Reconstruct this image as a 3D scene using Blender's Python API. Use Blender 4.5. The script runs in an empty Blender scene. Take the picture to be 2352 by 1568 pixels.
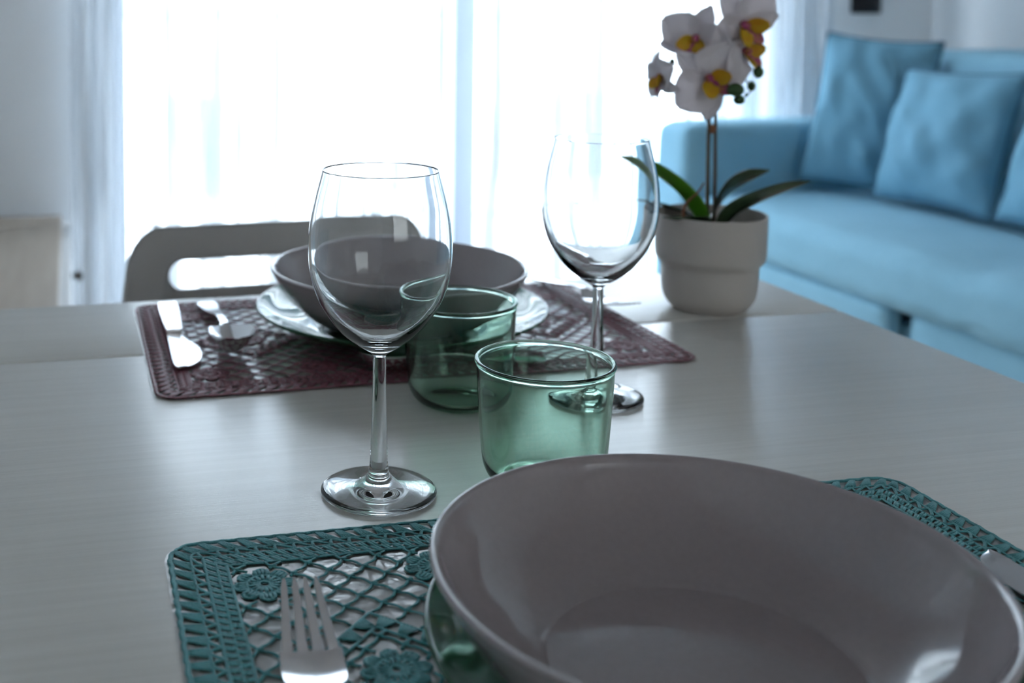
import bpy, bmesh, math, random
from mathutils import Vector, Matrix, noise
PI = math.pi
random.seed(7)
scene = bpy.context.scene
COL = scene.collection
TZ = 0.74            # table top height
TH = 0.224           # the camera looks this far round from the room's depth axis
# ------------------------------------------------------------------ materials
def new_mat(name):
    m = bpy.data.materials.new(name); m.use_nodes = True
    nt = m.node_tree; nt.nodes.clear()
    out = nt.nodes.new('ShaderNodeOutputMaterial')
    return m, nt, out
def nd(nt, typ, **kw):
    n = nt.nodes.new(typ)
    for k, v in kw.items():
        if k in n.inputs: n.inputs[k].default_value = v
        else: setattr(n, k, v)
    return n
def rgba(c): return (c[0], c[1], c[2], 1.0)
def principled(name, col, rough=.5, metal=0.0, spec=.5, coat=0.0, coat_rough=.05, sheen=0.0,
               bump=None, vary=None, trans=0.0):
    """bump=(scale, strength, stretch xyz)  vary=(scale, colour2, stretch xyz, detail)"""
    m, nt, out = new_mat(name)
    b = nt.nodes.new('ShaderNodeBsdfPrincipled')
    b.inputs['Base Color'].default_value = rgba(col)
    b.inputs['Roughness'].default_value = rough
    b.inputs['Metallic'].default_value = metal
    b.inputs['Specular IOR Level'].default_value = spec
    b.inputs['Coat Weight'].default_value = coat
    b.inputs['Coat Roughness'].default_value = coat_rough
    b.inputs['Sheen Weight'].default_value = sheen
    tc = nt.nodes.new('ShaderNodeTexCoord')
    def tex(scale, stretch, detail):
        mp = nt.nodes.new('ShaderNodeMapping'); mp.inputs['Scale'].default_value = stretch
        nt.links.new(tc.outputs['Object'], mp.inputs['Vector'])
        n = nd(nt, 'ShaderNodeTexNoise', Scale=scale, Detail=detail, Roughness=.6)
        nt.links.new(mp.outputs[0], n.inputs['Vector'])
        return n
    if vary:
        n = tex(vary[0], vary[2], vary[3])
        r = nt.nodes.new('ShaderNodeValToRGB')
        r.color_ramp.elements[0].position = .35; r.color_ramp.elements[1].position = .65
        r.color_ramp.elements[0].color = rgba(col); r.color_ramp.elements[1].color = rgba(vary[1])
        nt.links.new(n.outputs['Fac'], r.inputs[0]); nt.links.new(r.outputs[0], b.inputs['Base Color'])
    if bump:
        n = tex(bump[0], bump[2], 3.0)
        bp = nd(nt, 'ShaderNodeBump', Strength=bump[1], Distance=.002)
        nt.links.new(n.outputs['Fac'], bp.inputs['Height']); nt.links.new(bp.outputs[0], b.inputs['Normal'])
    if trans > 0:
        t = nd(nt, 'ShaderNodeBsdfTranslucent', Color=rgba(col))
        mx = nd(nt, 'ShaderNodeMixShader', Fac=trans)
        nt.links.new(b.outputs[0], mx.inputs[1]); nt.links.new(t.outputs[0], mx.inputs[2])
        nt.links.new(mx.outputs[0], out.inputs[0])
    else:
        nt.links.new(b.outputs[0], out.inputs[0])
    return m
def glass(name, col, ior=1.5, rough=0.0):
    m, nt, out = new_mat(name)
    g = nd(nt, 'ShaderNodeBsdfGlass', Color=rgba(col), Roughness=rough, IOR=ior)
    nt.links.new(g.outputs[0], out.inputs[0])
    return m
def sheet_glass(name, tint, refl=.5, rough=0.02, wavy=0.0):
    """thin sheet: passes light straight through, with a mirror film on top"""
    m, nt, out = new_mat(name)
    t = nd(nt, 'ShaderNodeBsdfTransparent', Color=rgba(tint))
    g = nd(nt, 'ShaderNodeBsdfGlossy', Color=(1, 1, 1, 1), Roughness=rough)
    f = nd(nt, 'ShaderNodeFresnel', IOR=1.5)
    mu = nd(nt, 'ShaderNodeMath', operation='MULTIPLY'); mu.inputs[1].default_value = refl
    mx = nt.nodes.new('ShaderNodeMixShader')
    nt.links.new(f.outputs[0], mu.inputs[0]); nt.links.new(mu.outputs[0], mx.inputs[0])
    if wavy:
        tc = nt.nodes.new('ShaderNodeTexCoord'); n = nd(nt, 'ShaderNodeTexNoise', Scale=130.0, Detail=3.0)
        bp = nd(nt, 'ShaderNodeBump', Strength=wavy, Distance=.002)
        nt.links.new(tc.outputs['Object'], n.inputs['Vector']); nt.links.new(n.outputs['Fac'], bp.inputs['Height'])
        nt.links.new(bp.outputs[0], g.inputs['Normal'])
    nt.links.new(t.outputs[0], mx.inputs[1]); nt.links.new(g.outputs[0], mx.inputs[2])
    nt.links.new(mx.outputs[0], out.inputs[0])
    return m
def sheer(name):
    """thin voile: threads scatter light, gaps let it through, denser and looser stripes of thread"""
    m, nt, out = new_mat(name)
    tc = nt.nodes.new('ShaderNodeTexCoord')
    mp = nt.nodes.new('ShaderNodeMapping'); mp.inputs['Scale'].default_value = (34, 4, .7)
    nt.links.new(tc.outputs['Object'], mp.inputs['Vector'])
    n = nd(nt, 'ShaderNodeTexNoise', Scale=1.0, Detail=4.0, Roughness=.65)
    nt.links.new(mp.outputs[0], n.inputs['Vector'])
    mr = nt.nodes.new('ShaderNodeMapRange')
    mr.inputs['From Min'].default_value = .36; mr.inputs['From Max'].default_value = .57
    mr.inputs['To Min'].default_value = .34; mr.inputs['To Max'].default_value = .985
    nt.links.new(n.outputs['Fac'], mr.inputs['Value'])
    tr = nd(nt, 'ShaderNodeBsdfTransparent', Color=(1, 1, 1, 1))
    tl = nd(nt, 'ShaderNodeBsdfTranslucent', Color=(.78, .82, .86, 1))
    df = nd(nt, 'ShaderNodeBsdfDiffuse', Color=(.78, .82, .86, 1))
    a = nd(nt, 'ShaderNodeMixShader', Fac=.88); b = nt.nodes.new('ShaderNodeMixShader')
    nt.links.new(tl.outputs[0], a.inputs[1]); nt.links.new(df.outputs[0], a.inputs[2])
    nt.links.new(mr.outputs[0], b.inputs[0]); nt.links.new(tr.outputs[0], b.inputs[1]); nt.links.new(a.outputs[0], b.inputs[2])
    nt.links.new(b.outputs[0], out.inputs[0])
    return m
M = {}
M['wall'] = principled('wall_paint', (.87, .88, .89), .9, bump=(60, .05, (1, 1, 1)))
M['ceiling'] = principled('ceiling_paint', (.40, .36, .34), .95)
M['floor'] = principled('floor_boards', (.52, .42, .33), .4, vary=(3, (.44, .34, .26), (.6, 6, 1), 6))
M['trim'] = principled('white_trim', (.8, .8, .8), .5)
M['table'] = principled('cream_painted_wood', (.74, .72, .67), .21, spec=.5,
                        bump=(30, .10, (1.0, 45, 4)), vary=(6, (.69, .67, .62), (.8, 30, 2), 4))
M['seam'] = principled('table_core', (.35, .33, .30), .7)
M['frame'] = principled('window_frame_grey', (.30, .33, .37), .45)
M['pane'] = sheet_glass('window_glass', (.97, .985, .99), .6, 0.0)
M['curtain'] = sheer('sheer_voile')
M['blind'] = principled('cream_fill_blind', (.80, .75, .69), .9, trans=.36)  # translucent sheet for the added fill window
M['rail'] = principled('rail_white', (.8, .8, .8), .4)
M['purple'] = principled('purple_lace', (.26, .092, .118), .42, spec=.5, bump=(900, .5, (1, 1, 1)))
M['teal'] = principled('teal_lace', (.080, .325, .34), .55, spec=.4, bump=(900, .5, (1, 1, 1)))
M['film'] = sheet_glass('clear_vinyl', (.97, .97, .98), .85, .05, .14)
M['bowl'] = principled('mauve_glaze', (.33, .285, .295), .10, spec=.5, coat=.5, coat_rough=.03,
                       vary=(300, (.345, .298, .308), (1, 1, 1), 2))
M['green'] = glass('green_glass', (.83, .93, .875), 1.5)
M['plate'] = principled('green_plate_glass', (.045, .20, .10), .04, spec=.5)
M['plate'].node_tree.nodes['Principled BSDF'].inputs['Transmission Weight'].default_value = .5
M['clear'] = glass('clear_glass', (.985, .99, .99), 1.5)
M['steel'] = principled('polished_steel', (.72, .71, .72), .13, metal=1.0, bump=(400, .02, (1, 12, 1)))
M['chair'] = principled('grey_plastic', (.39, .37, .355), .42)
M['chrome'] = principled('chair_steel', (.5, .5, .52), .3, metal=1.0)
M['sofa'] = principled('blue_sofa_cloth', (.27, .52, .66), .85, sheen=.05, bump=(700, .3, (1, 1, 1)),
                       vary=(5, (.24, .48, .615), (1, 1, 1), 3))
M['cushion'] = principled('blue_cushion_cloth', (.155, .365, .495), .85, sheen=.05, bump=(700, .3, (1, 1, 1)),
                          vary=(6, (.14, .335, .46), (1, 1, 1), 3))
M['piping'] = principled('dark_piping', (.07, .19, .28), .8)
M['pot'] = principled('taupe_white_ceramic', (.50, .455, .42), .55, bump=(300, .04, (1, 1, 1)))
M['soil'] = principled('dark_moss', (.03, .035, .02), .9, bump=(200, 1.0, (1, 1, 1)), vary=(120, (.05, .06, .025), (1, 1, 1), 4))
M['stem'] = principled('brown_stem', (.085, .045, .03), .5, vary=(60, (.06, .06, .025), (1, 1, .3), 3))
M['twig'] = principled('red_brown_root', (.20, .075, .03), .6)
M['leaf'] = principled('orchid_leaf', (.13, .30, .03), .3, vary=(40, (.10, .25, .025), (1, 1, 1), 3), trans=.5)
M['leaf2'] = principled('dark_orchid_leaf', (.03, .055, .03), .22, vary=(40, (.045, .075, .035), (1, 1, 1), 3))
M['petal'] = principled('white_petal', (.84, .79, .82), .6, trans=.28)
M['lip_y'] = principled('yellow_lip', (.72, .50, .03), .5, vary=(130, (.75, .36, .02), (1, 1, 1), 2), trans=.25)
M['lip_p'] = principled('magenta_lip', (.42, .07, .22), .5, vary=(220, (.50, .2, .03), (1, 1, 1), 2), trans=.15)
M['bud'] = principled('green_bud', (.035, .085, .025), .5)
M['wood'] = principled('pale_oak', (.50, .42, .34), .5, vary=(4, (.43, .35, .28), (8, .6, 1), 5))
M['white'] = principled('white_lacquer', (.80, .80, .80), .4)
M['black'] = principled('black_plastic', (.008, .008, .011), .7)
M['brown'] = principled('brown_knob', (.06, .04, .03), .5)
M['facade'] = principled('pale_render', (.82, .82, .82), .9)
M['facade_glass'] = principled('facade_glass', (.30, .36, .42), .2)
M['stone'] = principled('balcony_stone', (.75, .74, .73), .8)
# ------------------------------------------------------------------ mesh helpers
def finish(name, bm, mat, parent=None, loc=(0, 0, 0), rotz=0.0, smooth=True, mats=None, sharp=None):
    bmesh.ops.recalc_face_normals(bm, faces=bm.faces)
    me = bpy.data.meshes.new(name); bm.to_mesh(me); bm.free()
    for p in me.polygons: p.use_smooth = smooth
    if smooth and sharp: me.set_sharp_from_angle(angle=sharp)
    for m in (mats or [mat]): me.materials.append(m)
    o = bpy.data.objects.new(name, me); COL.objects.link(o)
    o.location = loc; o.rotation_euler = (0, 0, rotz)
    if parent: o.parent = parent
    return o
def tag(o, label, cat, group=None, kind=None):
    if label: o['label'] = label
    if cat: o['category'] = cat
    if group: o['group'] = group
    if kind: o['kind'] = kind
    return o
def thing(name, label, cat, loc=(0, 0, 0), rotz=0.0, group=None, kind=None):
    o = bpy.data.objects.new(name, None); COL.objects.link(o)
    o.empty_display_size = .05; o.location = loc; o.rotation_euler = (0, 0, rotz)
    return tag(o, label, cat, group, kind)
def copy_tree(o, parent=None):
    c = o.copy(); COL.objects.link(c)
    if parent: c.parent = parent
    for ch in list(o.children): copy_tree(ch, c)
    return c
def structure(o, cat, label):
    return tag(o, label, cat, kind='structure')
def box(bm, x0, y0, z0, x1, y1, z1, bev=0.0, seg=2):
    r = bmesh.ops.create_cube(bm, size=1.0)
    vs = r['verts']
    for v in vs:
        v.co = Vector((x0 if v.co.x < 0 else x1, y0 if v.co.y < 0 else y1, z0 if v.co.z < 0 else z1))
    if bev > 0:
        es = list({e for v in vs for e in v.link_edges})
        bmesh.ops.bevel(bm, geom=es, offset=bev, segments=seg, affect='EDGES', profile=.5)
    return bm
def newbox(*a, **k): return box(bmesh.new(), *a, **k)
def catmull(pts, k=6):
    n = len(pts); out = []
    for i in range(n - 1):
        p0 = pts[max(i - 1, 0)]; p1 = pts[i]; p2 = pts[i + 1]; p3 = pts[min(i + 2, n - 1)]
        for s in range(k):
            t = s / k; t2 = t * t; t3 = t2 * t
            out.append(tuple(.5 * ((2 * b) + (-a + c) * t + (2 * a - 5 * b + 4 * c - d) * t2 + (-a + 3 * b - 3 * c + d) * t3)
                             for a, b, c, d in zip(p0, p1, p2, p3)))
    out.append(tuple(pts[-1]))
    return out
def lathe(profile, n=96, bm=None, cx=0.0, cy=0.0):
    """profile (r, z) from axis to axis, or a closed loop when neither end is on the axis"""
    bm = bm or bmesh.new()
    rings = []
    for r, z in profile:
        if r < 1e-6: rings.append([bm.verts.new((cx, cy, z))])
        else: rings.append([bm.verts.new((cx + r * math.cos(2 * PI * i / n), cy + r * math.sin(2 * PI * i / n), z)) for i in range(n)])
    closed = len(rings[0]) > 1 and len(rings[-1]) > 1
    pairs = list(zip(rings, rings[1:])) + ([(rings[-1], rings[0])] if closed else [])
    for a, b in pairs:
        for i in range(n):
            j = (i + 1) % n
            if len(a) == 1 and len(b) == 1: continue
            if len(a) == 1: bm.faces.new((a[0], b[i], b[j]))
            elif len(b) == 1: bm.faces.new((a[i], a[j], b[0]))
            else: bm.faces.new((a[i], a[j], b[j], b[i]))
    return bm
def tube(bm, pts, rad, n=8, cap=True, flat=1.0, closed=False):
    """tube along pts; rad a number or list; flat squashes it in z"""
    pts = [Vector(p) for p in pts]; m = len(pts)
    rs = rad if isinstance(rad, (list, tuple)) else [rad] * m
    rings = []; up = Vector((0, 0, 1))
    for i, p in enumerate(pts):
        a = pts[(i - 1) % m] if (closed or i > 0) else p
        b = pts[(i + 1) % m] if (closed or i < m - 1) else p
        t = (b - a)
        if t.length < 1e-9: t = Vector((1, 0, 0))
        t.normalize()
        s = t.cross(up)
        if s.length < 1e-3: s = t.cross(Vector((0, 1, 0)))
        s.normalize(); u = s.cross(t).normalized()
        rings.append([bm.verts.new(p + (s * math.cos(2 * PI * k / n) + u * flat * math.sin(2 * PI * k / n)) * rs[i]) for k in range(n)])
    pairs = list(zip(rings, rings[1:])) + ([(rings[-1], rings[0])] if closed else [])
    for a, b in pairs:
        for k in range(n):
            j = (k + 1) % n
            bm.faces.new((a[k], a[j], b[j], b[k]))
    if cap and not closed:
        bm.faces.new(rings[0][::-1]); bm.faces.new(rings[-1])
    return bm
def ball(bm, c, r, seg=16, ring=10, sq=(1, 1, 1)):
    mt = Matrix.Translation(Vector(c)) @ Matrix.Diagonal((r * sq[0], r * sq[1], r * sq[2], 1))
    bmesh.ops.create_uvsphere(bm, u_segments=seg, v_segments=ring, radius=1.0, matrix=mt)
    return bm
def grid(bm, nu, nv, f):
    vs = [[bm.verts.new(f(i / nu, j / nv)) for j in range(nv + 1)] for i in range(nu + 1)]
    for i in range(nu):
        for j in range(nv):
            bm.faces.new((vs[i][j], vs[i + 1][j], vs[i + 1][j + 1], vs[i][j + 1]))
    return vs
def solid(o, t, offset=0.0):
    md = o.modifiers.new('thickness', 'SOLIDIFY'); md.thickness = t; md.offset = offset
def prism(bm, outline, y0, y1):
    """outline in (x, z), extruded along y"""
    a = [bm.verts.new((x, y0, z)) for x, z in outline]; b = [bm.verts.new((x, y1, z)) for x, z in outline]
    bm.faces.new(a); bm.faces.new(b[::-1]); n = len(a)
    for i in range(n): bm.faces.new((a[i], b[i], b[(i + 1) % n], a[(i + 1) % n]))
    return bm
# ------------------------------------------------------------------ the room
X0, X1, Y0, Y1, H = -.62, 2.76, -3.0, 3.2, 2.6
WT = .16
structure(finish('floor', newbox(X0 - WT, Y0 - WT, -.12, X1 + WT, Y1 + WT, 0), M['floor'], smooth=False), 'floor', 'wood floor of the room')
structure(finish('ceiling', newbox(X0 - WT, Y0 - WT, H, X1 + WT, Y1 + WT, H + .12), M['ceiling'], smooth=False), 'ceiling', 'white ceiling')
WX0, WX1, WZ = .10, 2.16, 2.28; WMX = 1.1535
bm = bmesh.new()
box(bm, X0 - WT, Y1, 0, WX0, Y1 + WT, H); box(bm, WX1, Y1, 0, X1 + WT, Y1 + WT, H); box(bm, WX0, Y1, WZ, WX1, Y1 + WT, H)
structure(finish('wall_window', bm, M['wall'], smooth=False), 'wall', 'white wall around the sliding window')
structure(finish('wall_right', newbox(X1, Y0, 0, X1 + WT, Y1, H), M['wall'], smooth=False), 'wall', 'white wall behind the blue sofa')
BX0, BX1, BZ0, BZ1 = .5, 2.2, .9, 2.2          # opening for an added fill window, unseen behind the camera
bm = bmesh.new()
box(bm, X0 - WT, Y0 - WT, 0, BX0, Y0, H); box(bm, BX1, Y0 - WT, 0, X1 + WT, Y0, H)
box(bm, BX0, Y0 - WT, 0, BX1, Y0, BZ0); box(bm, BX0, Y0 - WT, BZ1, BX1, Y0, H)
structure(finish('wall_back', bm, M['wall'], smooth=False), 'wall', 'white wall at the back of the room')
structure(finish('wall_left', newbox(X0 - WT, Y0, 0, X0, Y1, H), M['wall'], smooth=False), 'wall', 'white wall on the left')
for nm, b in (('baseboard_right', (X1 - .015, Y0, 0, X1, Y1, .08)), ('baseboard_back', (X0, Y0, 0, X1 - .015, Y0 + .015, .08))):
    structure(finish(nm, newbox(*b), M['trim'], smooth=False), 'baseboard', 'white baseboard')
# sliding window facing the balcony
win = thing('window_1', 'wide sliding window with a grey frame behind the sheer curtains', 'window', ((WX0 + WX1) / 2, Y1 + .09, 0), kind='structure')
hw = (WX1 - WX0) / 2; mo = WMX - (WX0 + WX1) / 2
bm = bmesh.new(); F = .055
box(bm, -hw, -.04, 0, -hw + F, .04, WZ); box(bm, hw - F, -.04, 0, hw, .04, WZ)
box(bm, -hw + F, -.04, WZ - F, hw - F, .04, WZ); box(bm, -hw + F, -.04, 0, hw - F, .04, .06)
finish('frame', bm, M['frame'], win, smooth=False)
finish('mullion', newbox(mo - .037, -.075, .06, mo + .035, .045, WZ - F, bev=.004), M['frame'], win, smooth=False)
finish('pane', newbox(-hw + F, .012, .06, mo - .037, .018, WZ - F), M['pane'], win, smooth=False)
finish('pane', newbox(mo + .035, -.018, .06, hw - F, -.012, WZ - F), M['pane'], win, smooth=False)
fill_win = thing('fill_window', 'unseen fill window added behind the camera with a cream roller blind', 'window', ((BX0 + BX1) / 2, Y0 - .08, BZ0), kind='structure')  # added to brighten the bowls, pot and chair from behind the camera
hx = (BX1 - BX0) / 2; hz = BZ1 - BZ0
bm = bmesh.new()
box(bm, -hx, -.03, 0, -hx + .05, .03, hz); box(bm, hx - .05, -.03, 0, hx, .03, hz)
box(bm, -hx + .05, -.03, 0, hx - .05, .03, .05); box(bm, -hx + .05, -.03, hz - .05, hx - .05, .03, hz)
finish('frame', bm, M['trim'], fill_win, smooth=False)
finish('pane', newbox(-hx + .05, -.003, .05, hx - .05, .003, hz - .05), M['pane'], fill_win, smooth=False)
bm = bmesh.new(); grid(bm, 1, 1, lambda u, v: ((u * 2 - 1) * (hx - .01), .05, .01 + v * (hz - .02)))
finish('fill_blind', bm, M['blind'], fill_win, smooth=False)  # softens the added fill light
# light switch on the window wall
sw = thing('light_switch', 'black light switch plate on the wall above the blue sofa', 'light switch', (2.504, Y1, 1.0))
finish('plate', newbox(-.055, -.012, 0, .055, 0, .085, bev=.006, seg=3), M['black'], sw)
finish('rocker', newbox(-.024, -.016, .02, .024, -.012, .065, bev=.0015), M['black'], sw)
# ------------------------------------------------------------------ outside
structure(finish('balcony_floor', newbox(-2.5, Y1 + WT, -.14, 5.5, 4.95, -.04), M['stone'], smooth=False), 'balcony floor', 'pale balcony floor outside the window')
rl = thing('balcony_railing', 'pale balcony railing with slim posts outside the window', 'railing', (1.3, 4.85, -.04))
bm = newbox(-3.8, -.03, 1.0, 3.8, .03, 1.05, bev=.01); finish('top_rail', bm, M['white'], rl, smooth=False)
finish('bottom_rail', newbox(-3.8, -.02, .10, 3.8, .02, .14), M['white'], rl, smooth=False)
for k in range(9):
    finish('post', newbox(-3.8 + k * .95 - .02, -.02, 0, -3.8 + k * .95 + .02, .02, 1.0), M['white'], rl, smooth=False)
bd = thing('building', 'pale building with rows of windows across the street', 'building', (2.0, 17, -6))
finish('facade', newbox(-14, 0, 0, 14, 5, 13), M['facade'], bd, smooth=False)
for r in range(4):
    for c in range(9):
        x = -12 + c * 3.0; z = 1.2 + r * 3.0
        finish('window', newbox(x - .55, -.06, z, x + .55, 0, z + 1.5), M['facade_glass'], bd, smooth=False)
structure(finish('street', newbox(-40, Y1 + 1.9, -6.2, 40, 60, -6), M['stone'], smooth=False), 'street', 'pale street below the balcony')
# ------------------------------------------------------------------ curtains
def curtain(x0, x1, dense, label, seed):
    """gathered voile: tight folds where it is bunched, looser ones elsewhere"""
    rnd = random.Random(seed)
    xs = []; ph = 0; n = 260
    ys = []
    for i in range(n + 1):
        x = x0 + (x1 - x0) * i / n
        d = math.exp(-((x - dense) / .14) ** 2)
        ph += (x1 - x0) / n * (2 * PI / (.115 - .065 * d))
        xs.append((x, ph, d))
    ph1, ph2 = rnd.random() * 6, rnd.random() * 6
    def f(u, v):
        i = min(int(round(u * n)), n); x, p, d = xs[i]; z = .015 + v * 2.42
        amp = (.012 + .014 * d) * (.55 + .45 * (1 - v))
        drift = .35 * math.sin(z * 1.7 + ph1 + x * 3) + .5 * d * (z - .6)
        y = amp * math.sin(p + drift) + .006 * math.sin(2.3 * p + ph2 + z)
        xx = x + .010 * math.sin(z * 2.1 + ph2 + 5 * x) * (.4 + d)
        return (xx - x0, y, z)
    bm = bmesh.new(); grid(bm, n, 24, f)
    t = thing('curtain', label, 'curtain', (x0, Y1 - .10, 0))
    o = finish('sheer_panel', bm, M['curtain'], t)
    finish('hem_tape', newbox(0, -.012, 2.435, x1 - x0, .012, 2.455), M['rail'], t, smooth=False)
    return t
curtain(.012, 1.050, .09, 'sheer white curtain gathered beside the pale wood sideboard', 3)
curtain(1.150, 2.33, 2.25, 'sheer white curtain gathered beside the blue sofa', 5)
cr = thing('curtain_rail', 'white curtain rail carrying the two sheer curtains', 'curtain rail', (1.15, Y1 - .10, 2.46))
bm = bmesh.new(); tube(bm, [(-1.3, 0, .015), (1.45, 0, .015)], .012, 12); finish('rod', bm, M['rail'], cr)
for x in (-1.2, 0, 1.35): finish('bracket', newbox(x - .012, 0.0, .005, x + .012, .10, .03), M['rail'], cr, smooth=False)
# ------------------------------------------------------------------ sideboard at left
sb = thing('sideboard', 'low white sideboard with a pale wood top beside the left curtain', 'sideboard', (0, 0, 0))
finish('body', newbox(X0 + .01, 1.98, .05, -.001, 3.17, .425, bev=.004), M['white'], sb, smooth=False)
finish('wood_top', newbox(X0 + .01, 1.98, .425, -.026, 3.175, .442, bev=.003), M['wood'], sb, smooth=False)
for yy in (2.05, 3.0):
    for xx in (X0 + .05, -.08): finish('leg', newbox(xx, yy, 0, xx + .04, yy + .04, .05), M['white'], sb, smooth=False)
bm = bmesh.new(); lathe([(0, 0), (.006, 0), (.006, .008), (.012, .012), (.013, .018), (.009, .023), (0, .024)], 20, bm)
bmesh.ops.rotate(bm, verts=bm.verts, cent=(0, 0, 0), matrix=Matrix.Rotation(PI / 2, 3, 'Y'))
finish('knob', bm, M['brown'], sb, loc=(-.001, 2.62, .40))
# ------------------------------------------------------------------ table
TX0, TX1, TY0, TY1 = -.16, .669, .20, 1.037
tb = thing('dining_table', 'square cream painted dining table set for two', 'table', ((TX0 + TX1) / 2, (TY0 + TY1) / 2, 0))
cx, cy = (TX0 + TX1) / 2, (TY0 + TY1) / 2
SE = .8735
finish('tabletop', newbox(TX0 - cx, TY0 - cy, TZ - .028, TX1 - cx, SE - .0007 - cy, TZ, bev=.0022, seg=3), M['table'], tb, sharp=.6)
finish('extension_leaf', newbox(TX0 - cx, SE + .0007 - cy, TZ - .028, TX1 - cx, TY1 - cy, TZ, bev=.0022, seg=3), M['table'], tb, sharp=.6)
bm = bmesh.new(); ix, iy = .35, .355
box(bm, -ix, -iy - .012, TZ - .12, ix, -iy + .012, TZ - .028); box(bm, -ix, iy - .012, TZ - .12, ix, iy + .012, TZ - .028)
box(bm, -ix - .012, -iy, TZ - .12, -ix + .012, iy, TZ - .028); box(bm, ix - .012, -iy, TZ - .12, ix + .012, iy, TZ - .028)
finish('apron', bm, M['table'], tb, smooth=False)
for sx in (-1, 1):
    for sy in (-1, 1):
        finish('leg', newbox(sx * ix - .03, sy * iy - .03, 0, sx * ix + .03, sy * iy + .03, TZ - .028, bev=.004), M['table'], tb, smooth=False)
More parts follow.
